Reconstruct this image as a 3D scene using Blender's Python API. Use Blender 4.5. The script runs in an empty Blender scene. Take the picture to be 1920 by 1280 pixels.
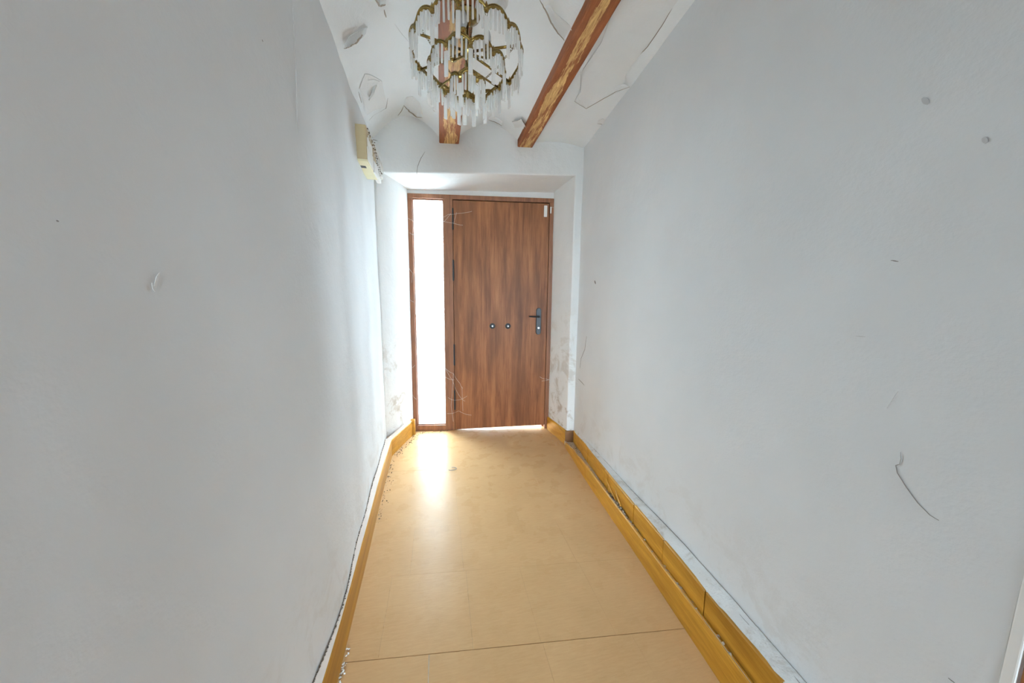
import bpy, bmesh, math, random
import numpy as np
from mathutils import Vector, Matrix, noise
random.seed(7)
sc = bpy.context.scene
col = sc.collection

# ------------------------------------------------------------------ camera
F, CX, CY, XV, YV, H = 610.0, 960.0, 640.0, 903.0, 5475.0, 1.2
_d = np.array([XV-CX, YV-CY, F]); _d /= np.linalg.norm(_d)
_y = -((826.0-CX)*_d[0] + F*_d[2]) / _d[1]
_f = np.array([826.0-CX, _y, F]); _f /= np.linalg.norm(_f)
RM = np.stack([np.cross(_d, _f), _f, -_d])            # world = RM @ camera(x right, y down, z forward)
EYE = np.array([0, 0, H])
cam = bpy.data.objects.new('camera', bpy.data.cameras.new('camera')); col.objects.link(cam)
cam.data.sensor_width = 36.0; cam.data.sensor_fit = 'HORIZONTAL'; cam.data.lens = F/1920*36.0
cam.data.clip_start = 0.02
m = Matrix.Identity(4)
for i in range(3):
    m[i][0], m[i][1], m[i][2], m[i][3] = RM[i][0], -RM[i][1], -RM[i][2], EYE[i]
cam.matrix_world = m
sc.camera = cam

# ------------------------------------------------------------------ sky, daylight openings, exposure
SKY = 58.0
w = bpy.data.worlds.new('sky'); sc.world = w; w.use_nodes = True
bg = w.node_tree.nodes['Background']
bg.inputs[0].default_value = (0.74, 0.90, 1.02, 1); bg.inputs[1].default_value = SKY
def portal(name, loc, rot, sx, sy):
    l = bpy.data.lights.new(name, 'AREA'); l.shape = 'RECTANGLE'; l.size = sx; l.size_y = sy
    l.cycles.is_portal = True
    o = bpy.data.objects.new(name, l); col.objects.link(o); o.location = loc; o.rotation_euler = rot
THD = math.atan2(-0.134, 0.991)                        # the door wall stands a little askew
REAR_Y, HALL_Y = -0.75, -3.6                        # unseen darker hall and doorway behind the camera, added to shape the fill light
portal('daylight_sidelight', (-0.07, 3.06, 1.05), (-math.pi/2, 0, THD), 0.5, 2.1)
portal('daylight_added_rear_opening', (0.21, HALL_Y-0.25, 1.05), (math.pi/2, 0, 0), 0.85, 2.0)
sc.view_settings.view_transform = 'Standard'; sc.view_settings.look = 'None'
sc.view_settings.gamma = 1.0; sc.view_settings.use_curve_mapping = False
sc.view_settings.exposure = 0.04
cy = sc.cycles
cy.use_denoising = True; cy.max_bounces = 14; cy.diffuse_bounces = 10; cy.glossy_bounces = 4
cy.transparent_max_bounces = 16; cy.transmission_bounces = 6; cy.caustics_reflective = False; cy.caustics_refractive = False

# ------------------------------------------------------------------ helpers
def ray(x, y): return RM @ np.array([x-CX, y-CY, F])
def on_z(x, y, z=0.0):
    r = ray(x, y); return Vector(EYE + r*(z-H)/r[2])
def on_plane(x, y, p, n):
    r = ray(x, y); n = np.array(n, float); p = np.array(p, float)
    return Vector(EYE + r*np.dot(p-EYE, n)/np.dot(r, n))
def lerp(a, b, t): return a+(b-a)*t
def curve(pts):
    pts = sorted(pts); xs = [p[0] for p in pts]; ys = [p[1] for p in pts]
    return lambda t: float(np.interp(t, xs, ys))
def smooth(pts):
    pts = sorted(pts)
    def f(t):
        if t <= pts[0][0]: return pts[0][1]
        for (a, va), (b, vb) in zip(pts, pts[1:]):
            if t <= b:
                k = (t-a)/(b-a); return va+(vb-va)*k*k*(3-2*k)
        return pts[-1][1]
    return f
def mesh_obj(name, bm, mat, parent=None, smooth_shade=False):
    me = bpy.data.meshes.new(name); bmesh.ops.recalc_face_normals(bm, faces=bm.faces[:]); bm.to_mesh(me); bm.free()
    if smooth_shade:
        for p in me.polygons: p.use_smooth = smooth_shade is True or p.index < smooth_shade
    if mat: me.materials.append(mat)
    o = bpy.data.objects.new(name, me); col.objects.link(o)
    if parent: o.parent = parent
    return o
def share(name, me, parent, loc=(0, 0, 0), rot=(0, 0, 0), scale=(1, 1, 1)):
    o = bpy.data.objects.new(name, me); col.objects.link(o); o.parent = parent
    o.location = loc; o.rotation_euler = rot; o.scale = scale; return o
def tag(o, label=None, cat=None, group=None, kind=None):
    if label: o['label'] = label
    if cat: o['category'] = cat
    if group: o['group'] = group
    if kind: o['kind'] = kind
    return o
def empty(name, loc=(0, 0, 0), rz=0.0):
    o = bpy.data.objects.new(name, None); col.objects.link(o); o.location = loc; o.rotation_euler = (0, 0, rz)
    o.empty_display_size = 0.1; return o
def hexa(bm, c):
    v = [bm.verts.new(p) for p in c]
    for f in ((0, 1, 2, 3), (7, 6, 5, 4), (0, 4, 5, 1), (1, 5, 6, 2), (2, 6, 7, 3), (3, 7, 4, 0)):
        bm.faces.new([v[i] for i in f])
    return v
def box(bm, x0, x1, y0, y1, z0, z1):
    return hexa(bm, [(x0, y0, z0), (x1, y0, z0), (x1, y1, z0), (x0, y1, z0), (x0, y0, z1), (x1, y0, z1), (x1, y1, z1), (x0, y1, z1)])
def bevel(bm, r, seg=2, ang=0.6):
    bmesh.ops.recalc_face_normals(bm, faces=bm.faces[:])
    e = [e for e in bm.edges if len(e.link_faces) == 2 and e.calc_face_angle(0) > ang]
    bmesh.ops.bevel(bm, geom=e, offset=r, segments=seg, affect='EDGES', profile=0.6, clamp_overlap=True)
def bbox(x0, x1, y0, y1, z0, z1, r=0.002, seg=2):
    bm = bmesh.new(); box(bm, x0, x1, y0, y1, z0, z1)
    if r: bevel(bm, r, seg)
    return bm
def prism(poly, z0, z1):
    bm = bmesh.new(); a = [bm.verts.new((x, y, z0)) for x, y in poly]; b = [bm.verts.new((x, y, z1)) for x, y in poly]
    bm.faces.new(a); bm.faces.new(b[::-1]); n = len(poly)
    for i in range(n): bm.faces.new((a[i], a[(i+1) % n], b[(i+1) % n], b[i]))
    return bm
def tube(bm, pts, r, seg=6, closed=False, taper=None):
    pts = [Vector(p) for p in pts]; n = len(pts); rings = []
    for i, p in enumerate(pts):
        a = pts[i-1] if (i or closed) else p; b = pts[(i+1) % n] if (i < n-1 or closed) else p
        t = (b-a).normalized(); up = Vector((0, 0, 1)) if abs(t.z) < 0.95 else Vector((1, 0, 0))
        s = t.cross(up).normalized(); u = s.cross(t).normalized()
        rr = r*(taper[i] if taper else 1)
        rings.append([bm.verts.new(p+(s*math.cos(k*2*math.pi/seg)+u*math.sin(k*2*math.pi/seg))*rr) for k in range(seg)])
    for i in range(n if closed else n-1):
        A, B = rings[i], rings[(i+1) % n]
        for k in range(seg): bm.faces.new((A[k], A[(k+1) % seg], B[(k+1) % seg], B[k]))
    if not closed: bm.faces.new(rings[0]); bm.faces.new(rings[-1][::-1])
def lathe(bm, prof, seg=16, origin=(0, 0, 0)):
    o = Vector(origin); rings = []
    for r, z in prof:
        rings.append([bm.verts.new(o+Vector((r*math.cos(k*2*math.pi/seg), r*math.sin(k*2*math.pi/seg), z))) for k in range(seg)])
    for A, B in zip(rings, rings[1:]):
        for k in range(seg): bm.faces.new((A[k], A[(k+1) % seg], B[(k+1) % seg], B[k]))
    bm.faces.new(rings[0][::-1]); bm.faces.new(rings[-1])
def slab_grid(fn, us, vs, thick):
    """closed sheet: front face fn(u,v), back face moved by the vector thick"""
    bm = bmesh.new(); T = Vector(thick)
    us, vs = ([q[0], q[0]+0.0008*(1 if q[-1] > q[0] else -1)]+list(q[1:-1])+[q[-1]-0.0008*(1 if q[-1] > q[0] else -1), q[-1]] for q in (us, vs))   # keeps the shading crisp at the rim
    A = [[bm.verts.new(fn(u, v)) for v in vs] for u in us]
    nu, nv = len(us), len(vs)
    B = [[bm.verts.new(A[i][j].co+T) if i in (0, nu-1) or j in (0, nv-1) else None for j in range(nv)] for i in range(nu)]
    for i in range(nu-1):
        for j in range(nv-1): bm.faces.new((A[i][j], A[i+1][j], A[i+1][j+1], A[i][j+1]))
    rim = [(i, 0) for i in range(nu)]+[(nu-1, j) for j in range(1, nv)]+[(i, nv-1) for i in range(nu-2, -1, -1)]+[(0, j) for j in range(nv-2, 0, -1)]
    for (a, b), (c, d) in zip(rim, rim[1:]+rim[:1]): bm.faces.new((A[a][b], A[c][d], B[c][d], B[a][b]))
    bm.faces.new([B[a][b] for a, b in rim])
    return bm
def nz(p, s, seed=0.0): return noise.noise(Vector((p[0]*s+seed, p[1]*s-seed, p[2]*s+2*seed)))
def roughen(bm, cuts, amp, scale, seed=3.0):
    bmesh.ops.subdivide_edges(bm, edges=bm.edges[:], cuts=cuts, use_grid_fill=True)
    for v in bm.verts:
        p = v.co.copy()
        v.co += Vector((nz(p, scale, seed), nz(p, scale, seed+5), nz(p, scale, seed+9)))*amp
def lin(n, a, b): return [a+(b-a)*i/(n-1) for i in range(n)]

# ------------------------------------------------------------------ materials
class NT:
    def __init__(s, name):
        s.m = bpy.data.materials.new(name); s.m.use_nodes = True; s.t = s.m.node_tree
        s.b = s.t.nodes['Principled BSDF']; s.out = s.t.nodes['Material Output']
    def n(s, t, **k):
        x = s.t.nodes.new(t)
        for a, v in k.items():
            if a.startswith('_'): x.inputs[a[1:].replace('_', ' ')].default_value = v
            else: setattr(x, a, v)
        return x
    def l(s, a, b): s.t.links.new(a, b)
    def coord(s, scale=(1, 1, 1), kind='Object'):
        c = s.n('ShaderNodeTexCoord'); mp = s.n('ShaderNodeMapping'); mp.inputs['Scale'].default_value = scale
        s.l(c.outputs[kind], mp.inputs[0]); return mp.outputs[0]
    def noise(s, vec, scale, detail=4, rough=0.55, dist=0.0):
        x = s.n('ShaderNodeTexNoise'); x.inputs['Scale'].default_value = scale; x.inputs['Detail'].default_value = detail
        x.inputs['Roughness'].default_value = rough; x.inputs['Distortion'].default_value = dist
        s.l(vec, x.inputs['Vector']); return x.outputs['Fac']
    def ramp(s, fac, stops):
        r = s.n('ShaderNodeValToRGB'); e = r.color_ramp.elements
        while len(e) < len(stops): e.new(0.5)
        for q, (p, c) in zip(e, stops): q.position = p; q.color = c if len(c) == 4 else (*c, 1)
        s.l(fac, r.inputs[0]); return r.outputs[0]
    def mix(s, fac, a, b):
        x = s.n('ShaderNodeMix', data_type='RGBA')
        for sock, v in ((x.inputs[0], fac), (x.inputs[6], a), (x.inputs[7], b)):
            if isinstance(v, bpy.types.NodeSocket): s.l(v, sock)
            else: sock.default_value = v if isinstance(v, float) else (*v, 1)
        return x.outputs[2]
    def math(s, op, a, b=None):
        x = s.n('ShaderNodeMath', operation=op)
        for i, v in enumerate((a, b)):
            if v is None: continue
            if isinstance(v, bpy.types.NodeSocket): s.l(v, x.inputs[i])
            else: x.inputs[i].default_value = v
        return x.outputs[0]
    def bump(s, h, strength, dist, prev=None):
        x = s.n('ShaderNodeBump'); x.inputs['Strength'].default_value = strength; x.inputs['Distance'].default_value = dist
        s.l(h, x.inputs['Height'])
        if prev: s.l(prev, x.inputs['Normal'])
        s.l(x.outputs[0], s.b.inputs['Normal']); return x.outputs[0]
    def base(s, c):
        if isinstance(c, bpy.types.NodeSocket): s.l(c, s.b.inputs['Base Color'])
        else: s.b.inputs['Base Color'].default_value = (*c, 1)
        return s
    def set(s, **k):
        for a, v in k.items(): s.b.inputs[a.replace('_', ' ')].default_value = v
        return s
G = lambda v: (v, v, v)
def plaster(name, c=(0.76, 0.765, 0.76), stain=0.0, zlo=0.0, zhi=1.0, stain_col=(0.42, 0.35, 0.27), bump=1.0):
    t = NT(name); v = t.coord()
    big = t.noise(v, 1.7, 3)
    colr = t.mix(t.ramp(big, [(0.3, G(0)), (0.75, G(1))]), tuple(x*0.95 for x in c), tuple(min(1, x*1.04) for x in c))
    if stain:
        sep = t.n('ShaderNodeSeparateXYZ'); t.l(v, sep.inputs[0])
        mr = t.n('ShaderNodeMapRange'); t.l(sep.outputs[2], mr.inputs[0])
        mr.inputs[1].default_value = zhi; mr.inputs[2].default_value = zlo
        pat = t.ramp(t.noise(v, 7, 8, 0.72, 0.6), [(0.50, G(0)), (0.60, G(1))])
        fac = t.math('MULTIPLY', t.math('MULTIPLY', pat, mr.outputs[0]), stain)
        colr = t.mix(fac, colr, stain_col)
        speck = t.ramp(t.noise(v, 38, 6, 0.8), [(0.66, G(0)), (0.70, G(1))])
        colr = t.mix(t.math('MULTIPLY', t.math('MULTIPLY', speck, mr.outputs[0]), stain), colr, (0.16, 0.13, 0.10))
    t.base(colr).set(Roughness=0.85, Specular_IOR_Level=0.2)
    b1 = t.bump(t.noise(v, 9, 5, 0.6), 0.35*bump, 0.02)
    t.bump(t.noise(v, 130, 3, 0.6), 0.25*bump, 0.004, b1)
    return t.m
def wood(name, dark, light, axis='z', freq=1.0, rough=0.4, bands=None, spec=0.4, coat=0.0):
    t = NT(name); k = {'x': (0.06, 1, 1), 'y': (1, 0.06, 1), 'z': (1, 1, 0.06)}[axis]
    v = t.coord(tuple(x*freq for x in k))
    g = t.noise(v, 26, 8, 0.65, 0.5); f = t.noise(v, 150, 3, 0.6)
    s = t.math('ADD', t.math('MULTIPLY', g, 0.75), t.math('MULTIPLY', f, 0.25))
    c = t.ramp(s, [(0.34, dark), (0.66, light)])
    if bands:
        bz = {'x': (0.15, 1, 1), 'y': (1, 0.15, 1), 'z': (1, 1, 0.15)}[axis]
        q = t.noise(t.coord(bz), bands, 2, 0.5)
        c = t.mix(t.ramp(q, [(0.38, G(0)), (0.62, G(1))]), c, t.mix(0.5, c, tuple(x*0.55 for x in dark)))
    t.base(c).set(Roughness=rough, Specular_IOR_Level=spec, Coat_Weight=coat, Coat_Roughness=0.25)
    t.bump(s, 0.15, 0.004)
    return t.m
def plain(name, c, rough=0.5, metal=0.0, spec=0.5, var=0.12, scale=30):
    t = NT(name); v = t.coord()
    t.base(t.mix(t.noise(v, scale, 4), tuple(x*(1-var) for x in c), tuple(min(1, x*(1+var)) for x in c)))
    t.set(Roughness=rough, Metallic=metal, Specular_IOR_Level=spec); return t.m

M = {}
M['wall'] = plaster('wall_plaster', (0.735, 0.755, 0.765), stain=0.25, zlo=0.1, zhi=0.55, bump=0.45)
M['ceil'] = plaster('ceiling_plaster', (0.83, 0.855, 0.865), bump=0.9)
M['reveal'] = plaster('reveal_plaster', (0.81, 0.83, 0.83), stain=0.75, zlo=0.1, zhi=1.25)
M['lintel'] = plaster('lintel_plaster', (0.81, 0.82, 0.82))
M['ledge'] = plaster('bare_plaster', (0.74, 0.74, 0.72), stain=0.9, zlo=-1.0, zhi=2.5, stain_col=(0.45, 0.40, 0.33), bump=2.0)
M['paint'] = plaster('peeling_paint', (0.78, 0.785, 0.78), bump=0.9)
M['crack_or_shade'] = plain('crack_shadow_line', (0.16, 0.13, 0.11), 0.9)
M['door'] = wood('door_laminate', (0.165, 0.055, 0.021), (0.41, 0.165, 0.066), 'z', 1.0, 0.45, bands=9, spec=0.25)
M['frame'] = wood('frame_laminate', (0.15, 0.055, 0.026), (0.30, 0.125, 0.056), 'z', 1.2, 0.45, spec=0.35)
M['skirt'] = wood('varnished_skirting', (0.42, 0.185, 0.016), (0.72, 0.375, 0.048), 'y', 1.2, 0.42, bands=5, spec=0.3)
M['brownblock'] = plain('brown_block', (0.24, 0.12, 0.05), 0.5)
M['black'] = plain('black_metal', (0.025, 0.028, 0.032), 0.4, 0.3)
M['steel'] = plain('steel', (0.55, 0.56, 0.58), 0.3, 1.0)
M['whiteplastic'] = plain('white_plastic', (0.82, 0.82, 0.80), 0.4, var=0.03)
M['beige'] = plain('tan_cover', (0.47, 0.37, 0.215), 0.5, var=0.06)
M['cream'] = plain('cream_plastic', (0.80, 0.74, 0.50), 0.5, var=0.05)
M['debris'] = plain('crumbled_mortar', (0.36, 0.31, 0.24), 0.95, var=0.6, scale=160)
M['dirt'] = plain('dark_crumbs', (0.12, 0.09, 0.06), 0.95, var=0.5, scale=160)
M['ground'] = plain('pale_pavement', (0.62, 0.61, 0.58), 0.9)
M['brass'] = plain('aged_brass', (0.31, 0.21, 0.065), 0.26, 1.0, var=0.5, scale=60)
M['chain'] = plain('dark_brass_chain', (0.16, 0.12, 0.06), 0.4, 1.0)
M['mortar'] = plain('mortar', (0.56, 0.48, 0.37), 0.95, var=0.3, scale=90)
M['bulb'] = NT('bulb_glass').base((0.55, 0.56, 0.57)).set(Roughness=0.12, Metallic=0.35).m
M['reddoor'] = wood('red_brown_door', (0.22, 0.075, 0.02), (0.40, 0.16, 0.05), 'z', 1.0, 0.4)
# floor
t = NT('floor_laminate'); v = t.coord((0.12, 1, 1)); v2 = t.coord()
oi = t.n('ShaderNodeObjectInfo')
s = t.math('ADD', t.math('MULTIPLY', t.noise(v, 150, 5, 0.75), 0.6), t.math('MULTIPLY', t.noise(v2, 4, 4), 0.4))
c = t.ramp(s, [(0.3, (0.49, 0.295, 0.135)), (0.7, (0.60, 0.38, 0.19))])
c = t.mix(t.math('MULTIPLY', oi.outputs['Random'], 0.25), c, (0.51, 0.315, 0.15))
sp = t.ramp(t.noise(v2, 95, 3, 0.7), [(0.73, G(0)), (0.77, G(1))])
c = t.mix(t.math('MULTIPLY', sp, 0.6), c, (0.22, 0.13, 0.07))
t.base(c).set(Specular_IOR_Level=0.06)
t.l(t.ramp(t.noise(v2, 9, 5), [(0.3, G(0.24)), (0.7, G(0.34))]), t.b.inputs['Roughness'])
t.bump(t.noise(v, 160, 4, 0.6), 0.05, 0.001); M['floor'] = t.m
# beam: red-brown stain worn through to pale wood along the middle
def beam_mat(name, xc, half, seed):
    t = NT(name); v = t.coord((1, 0.10, 1)); vo = t.coord()
    g = t.noise(v, 60, 8, 0.7, 0.6)
    red = t.ramp(g, [(0.3, (0.17, 0.045, 0.012)), (0.7, (0.33, 0.10, 0.03))])
    tan = t.ramp(g, [(0.35, (0.36, 0.17, 0.05)), (0.6, (0.70, 0.43, 0.17))])
    sep = t.n('ShaderNodeSeparateXYZ'); t.l(vo, sep.inputs[0])
    mp = t.n('ShaderNodeMapping'); mp.inputs['Location'].default_value = (seed, seed*1.7, 0); mp.inputs['Scale'].default_value = (1.0, 0.35, 1)
    t.l(vo, mp.inputs[0])
    wob = t.math('MULTIPLY', t.math('SUBTRACT', t.noise(mp.outputs[0], 14, 5, 0.65), 0.5), half*2.2)
    wid = t.math('MULTIPLY', t.noise(mp.outputs[0], 5, 3), half*1.75)
    d = t.math('ABSOLUTE', t.math('ADD', t.math('SUBTRACT', sep.outputs[0], xc), wob))
    msk = t.math('LESS_THAN', d, wid)
    hol = t.ramp(t.noise(v, 45, 5, 0.75), [(0.50, G(1)), (0.58, G(0.05))])
    t.base(t.mix(t.math('MULTIPLY', msk, hol), red, tan)).set(Roughness=0.6, Specular_IOR_Level=0.25)
    t.bump(g, 0.4, 0.004); return t.m
# frosted glass rods
t = NT('frosted_glass'); nd = t.t.nodes
tr = t.n('ShaderNodeBsdfTransparent'); tr.inputs[0].default_value = (0.97, 0.98, 0.98, 1)
tl = t.n('ShaderNodeBsdfTranslucent'); tl.inputs[0].default_value = (0.98, 0.98, 0.97, 1)
mx = t.n('ShaderNodeMixShader'); mx.inputs[0].default_value = 0.28
t.base(t.mix(t.noise(t.coord(), 40, 3), (0.93, 0.93, 0.92), (0.98, 0.98, 0.975))).set(Roughness=0.12, Specular_IOR_Level=0.7)
mx0 = t.n('ShaderNodeMixShader'); mx0.inputs[0].default_value = 0.40
t.l(t.b.outputs[0], mx0.inputs[1]); t.l(tl.outputs[0], mx0.inputs[2])
t.l(mx0.outputs[0], mx.inputs[1]); t.l(tr.outputs[0], mx.inputs[2]); t.l(mx.outputs[0], t.out.inputs[0]); M['rod'] = t.m
# window pane: clear with a film of dust
t = NT('window_glass'); tr = t.n('ShaderNodeBsdfTransparent'); tr.inputs[0].default_value = (0.95, 0.97, 0.98, 1)
tl = t.n('ShaderNodeBsdfTranslucent'); tl.inputs[0].default_value = (0.9, 0.93, 0.95, 1); gl = t.n('ShaderNodeBsdfGlossy'); gl.inputs['Roughness'].default_value = 0.05
a = t.n('ShaderNodeMixShader'); t.l(t.ramp(t.noise(t.coord(), 12, 5), [(0.4, G(0.10)), (0.7, G(0.20))]), a.inputs[0]); b = t.n('ShaderNodeMixShader'); b.inputs[0].default_value = 0.05
t.l(tr.outputs[0], a.inputs[1]); t.l(tl.outputs[0], a.inputs[2]); t.l(a.outputs[0], b.inputs[1]); t.l(gl.outputs[0], b.inputs[2]); t.l(b.outputs[0], t.out.inputs[0]); M['glass'] = t.m
M['web'] = plain('cobweb_silk', (0.80, 0.78, 0.74), 0.8, var=0.1)

# ------------------------------------------------------------------ shape of the place
XL = smooth([(-3, -0.37), (0.3, -0.357), (0.75, -0.368), (1.08, -0.349), (1.50, -0.380), (2.0, -0.404), (2.35, -0.420), (2.62, -0.432)])
def left_wall(y, z): 
    p = (0, y, z)
    return XL(y) - 0.010*z + 0.004*nz(p, 2.3, 1.0) + 0.0015*nz(p, 7, 4.0)
def XR(y): return 1.08 - 0.085*(2.455-y)
def right_wall(y, z):
    p = (1, y, z)
    return XR(y) + 0.004*nz(p, 2.0, 11.0) + 0.0012*nz(p, 7, 14.0)
ZLEFT = curve([(-3, 2.22), (1.3, 2.22), (1.65, 2.22), (2.2, 2.27), (2.7, 2.35)])
B1, B2, BZ = (0.008, 0.150), (0.578, 0.690), 2.335      # the two beams: x range, underside
def ceil_z(x, y):
    xl, xr = XL(y)-0.022, XR(y)
    if x <= B1[0]:
        k = (x-xl)/(B1[0]-xl); k = min(max(k, 0), 1)
        z = lerp(ZLEFT(y), 2.375, k) + 0.150*math.sin(math.pi*k)**0.9 
    elif x < B1[1]: z = 2.375
    elif x <= B2[0]:
        k = (x-B1[1])/(B2[0]-B1[1]); z = lerp(2.39, 2.385, k) + 0.095*math.sin(math.pi*k)**0.9
    elif x < B2[1]: z = 2.375
    else:
        k = min((x-B2[1])/(xr-B2[1]), 1.0); z = lerp(2.370, 2.352, k) + 0.022*math.sin(math.pi*k)
    return z + 0.005*nz((x, y, 0), 4.0, 21.0) + 0.002*nz((x, y, 0), 14.0, 25.0)
def on_ceiling(px, py, drop=0.0):
    z = 2.4
    for _ in range(25):
        p = on_z(px, py, z); z = lerp(z, ceil_z(p.x, p.y)-drop, 0.6)
    return on_z(px, py, z)

# floor slab and tiles
SL = -0.110                                            # cross seams run parallel to the door wall
slab = bmesh.new(); box(slab, -0.62, 1.45, REAR_Y-0.1, 3.22, -0.12, -0.004)
floor = mesh_obj('floor', slab, M['mortar']); tag(floor, 'warm tan wood-look laminate floor of the hallway', 'floor', kind='structure')
rows = [2.85, 2.54, 2.24, 1.94, 1.64, 1.335, 0.998, 0.68, 0.36, 0.04, -0.28, -0.6, -0.84]
rows = [3.17] + rows
seams = {2: [-0.03, 0.583], 3: [-0.2, 0.30, 0.62], 4: [0.076, 0.40], 5: [-0.15, 0.082, 0.60], 6: [-0.224, 0.092, 0.33, 0.605], 7: [-0.058, 0.334, 0.66]}
wide = {(3, 0): 0.004, (6, 0): 0.004, (6, 1): 0.002}
for i in range(len(rows)-1):
    ya, yb = rows[i+1], rows[i]
    sx = seams.get(i, [-0.1+0.17*((i*7) % 3), 0.45+0.06*((i*5) % 4)])
    xs = [-0.60]+sorted(sx)+[1.30]
    for j in range(len(xs)-1):
        gx = 0.0030 if (i == 7 and j == 1) else 0.00025
        x0, x1 = xs[j]+(gx if j else 0), xs[j+1]-0.0001
        gtop = 0.0022 if i == 7 else 0.00015
        gbot = 0.0025 if (i == 2 and j == 0) else 0.00015
        dz = 0.0003*random.uniform(-1, 0)
        c = [(x0, ya+SL*x0+gbot), (x1, ya+SL*x1+gbot), (x1, yb+SL*x1-gtop), (x0, yb+SL*x0-gtop)]
        if i == 0: c[2] = (x1, 3.2); c[3] = (x0, 3.2)
        bm = bmesh.new(); hexa(bm, [(x, y, -0.004) for x, y in c]+[(x, y, dz) for x, y in c])
        mesh_obj('floor_tile', bm, M['floor'], floor)
g = bmesh.new(); box(g, -30, 30, -30, 30, -0.3, -0.125)
tag(mesh_obj('ground', g, M['ground']), 'pale paved ground outside the house', 'ground', kind='structure')

nb = bmesh.new(); box(nb, 1.0, 1.5, 3.3, 5.6, -0.125, 5.0)  # unseen wall added outside to keep sky light off the left reveal
tag(mesh_obj('wall_shade_blocker', nb, plaster('blocker_plaster', (0.45, 0.45, 0.44))), 'unseen wall added outside to shade the left reveal', 'wall', kind='structure')
# side walls
ys = lin(150, REAR_Y, 2.66); zs = lin(60, -0.1, 2.75)
wl = mesh_obj('wall_left', slab_grid(lambda y, z: (left_wall(y, z), y, z), ys, zs, (-0.3, 0, 0)), M['wall'], smooth_shade=True)
tag(wl, 'uneven white plaster wall beside the glass sidelight', 'wall', kind='structure')
ys = lin(70, 0.28, 2.62)
wr = mesh_obj('wall_right', slab_grid(lambda y, z: (right_wall(y, z), y, z), ys, zs, (0.3, 0, 0)), M['wall'], smooth_shade=True)
tag(wr, 'white plaster wall above the stepped yellow skirting', 'wall', kind='structure')
ys = lin(12, REAR_Y, -0.56)
wr2 = mesh_obj('wall_rear_right', slab_grid(lambda y, z: (right_wall(y, z), y, z), ys, zs, (0.3, 0, 0)), M['wall'], smooth_shade=True)
tag(wr2, 'white plaster wall past the brown side door', 'wall', kind='structure')
bm = bmesh.new(); box(bm, XR(-0.14)-0.012, 1.25, -0.58, 0.30, 2.05, 2.75)
tag(mesh_obj('wall_over_side_door', bm, M['wall']), 'white plaster wall above the brown side door', 'wall', kind='structure')
hall = plaster('added_hall_plaster', (0.17, 0.165, 0.16));  # unseen hall added at the rear; its dark plaster holds down the fill
bm = bmesh.new()
for x0, x1, z0 in ((-1.9, -0.19, -0.12), (0.61, 2.3, -0.12), (-0.19, 0.61, 1.95)): box(bm, x0, x1, HALL_Y-0.2, HALL_Y, z0, 2.8)
tag(mesh_obj('wall_added_rear', bm, hall), 'unseen grey wall with an opening added for fill daylight', 'wall', kind='structure')
for nm, x0, x1, y0, y1 in (('wall_added_hall_left', -1.9, -1.7, HALL_Y, REAR_Y), ('wall_added_hall_right', 2.1, 2.3, HALL_Y, REAR_Y), ('wall_added_hall_front_left', -1.9, -0.66, REAR_Y, REAR_Y+0.2), ('wall_added_hall_front_right', 1.10, 2.3, REAR_Y, REAR_Y+0.2)):
    bm = bmesh.new(); box(bm, x0, x1, y0, y1, -0.12, 2.8)
    tag(mesh_obj(nm, bm, hall), 'grey wall of the unseen hall added to shape the fill light', 'wall', 'added hall walls', 'structure')
bm = bmesh.new(); box(bm, -1.9, 2.3, HALL_Y-0.2, REAR_Y, 2.62, 2.8); tag(mesh_obj('ceiling_added_hall', bm, hall), 'grey ceiling of the unseen hall added to shape the fill light', 'ceiling', kind='structure')
bm = bmesh.new(); box(bm, -1.9, 2.3, HALL_Y-0.2, REAR_Y-0.1, -0.12, -0.002); tag(mesh_obj('floor_added_hall', bm, plain('added_hall_clay_floor', (0.16, 0.11, 0.08), 0.6)), 'clay floor of the unseen hall added to shape the fill light', 'floor', kind='structure')
# lintel with soffit, reveals
def LY(x): return 2.46 + 0.135*(1.043-x)               # front plane of the far wall
def DY(x): return 2.981 - 0.1352*(x+0.248)             # door plane
bm = bmesh.new()
fl, fr, bl, br = -0.60, 1.30, -0.60, 1.30
zf = lambda x: 2.118 + (x+0.438)*0.0232
zb = lambda x: 2.100 + (x+0.252)*0.008
hexa(bm, [(fl, LY(fl), zf(fl)), (fr, LY(fr), zf(fr)), (br, 3.25, zb(br)), (bl, 3.25, zb(bl)), (fl, LY(fl), 2.8), (fr, LY(fr), 2.8), (br, 3.25, 2.8), (bl, 3.25, 2.8)])
bevel(bm, 0.012, 3); roughen(bm, 10, 0.005, 3.0)
lin_o = mesh_obj('wall_lintel', bm, M['lintel'], smooth_shade=False)
tag(lin_o, 'off-white plastered lintel wall above the entrance door', 'wall', kind='structure')
bm = prism([(-0.436, 2.600), (-0.262, DY(-0.262)-0.03), (-0.262, 3.25), (-0.75, 3.25), (-0.75, 2.600)], -0.1, 2.3)
bevel(bm, 0.008, 2); roughen(bm, 8, 0.006, 4.0, 8)
tag(mesh_obj('wall_reveal_left', bm, M['reveal']), 'chipped white splayed reveal beside the glass sidelight', 'wall', kind='structure')
bm = prism([(0.978, DY(0.978)-0.03), (1.021, 2.463), (1.12, 2.452), (1.45, 2.45), (1.45, 3.25), (0.978, 3.25)], -0.1, 2.3)
bevel(bm, 0.010, 3); roughen(bm, 8, 0.006, 4.0, 15)
tag(mesh_obj('wall_reveal_right', bm, M['reveal']), 'stained white reveal and pier beside the door handle', 'wall', kind='structure')

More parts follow.
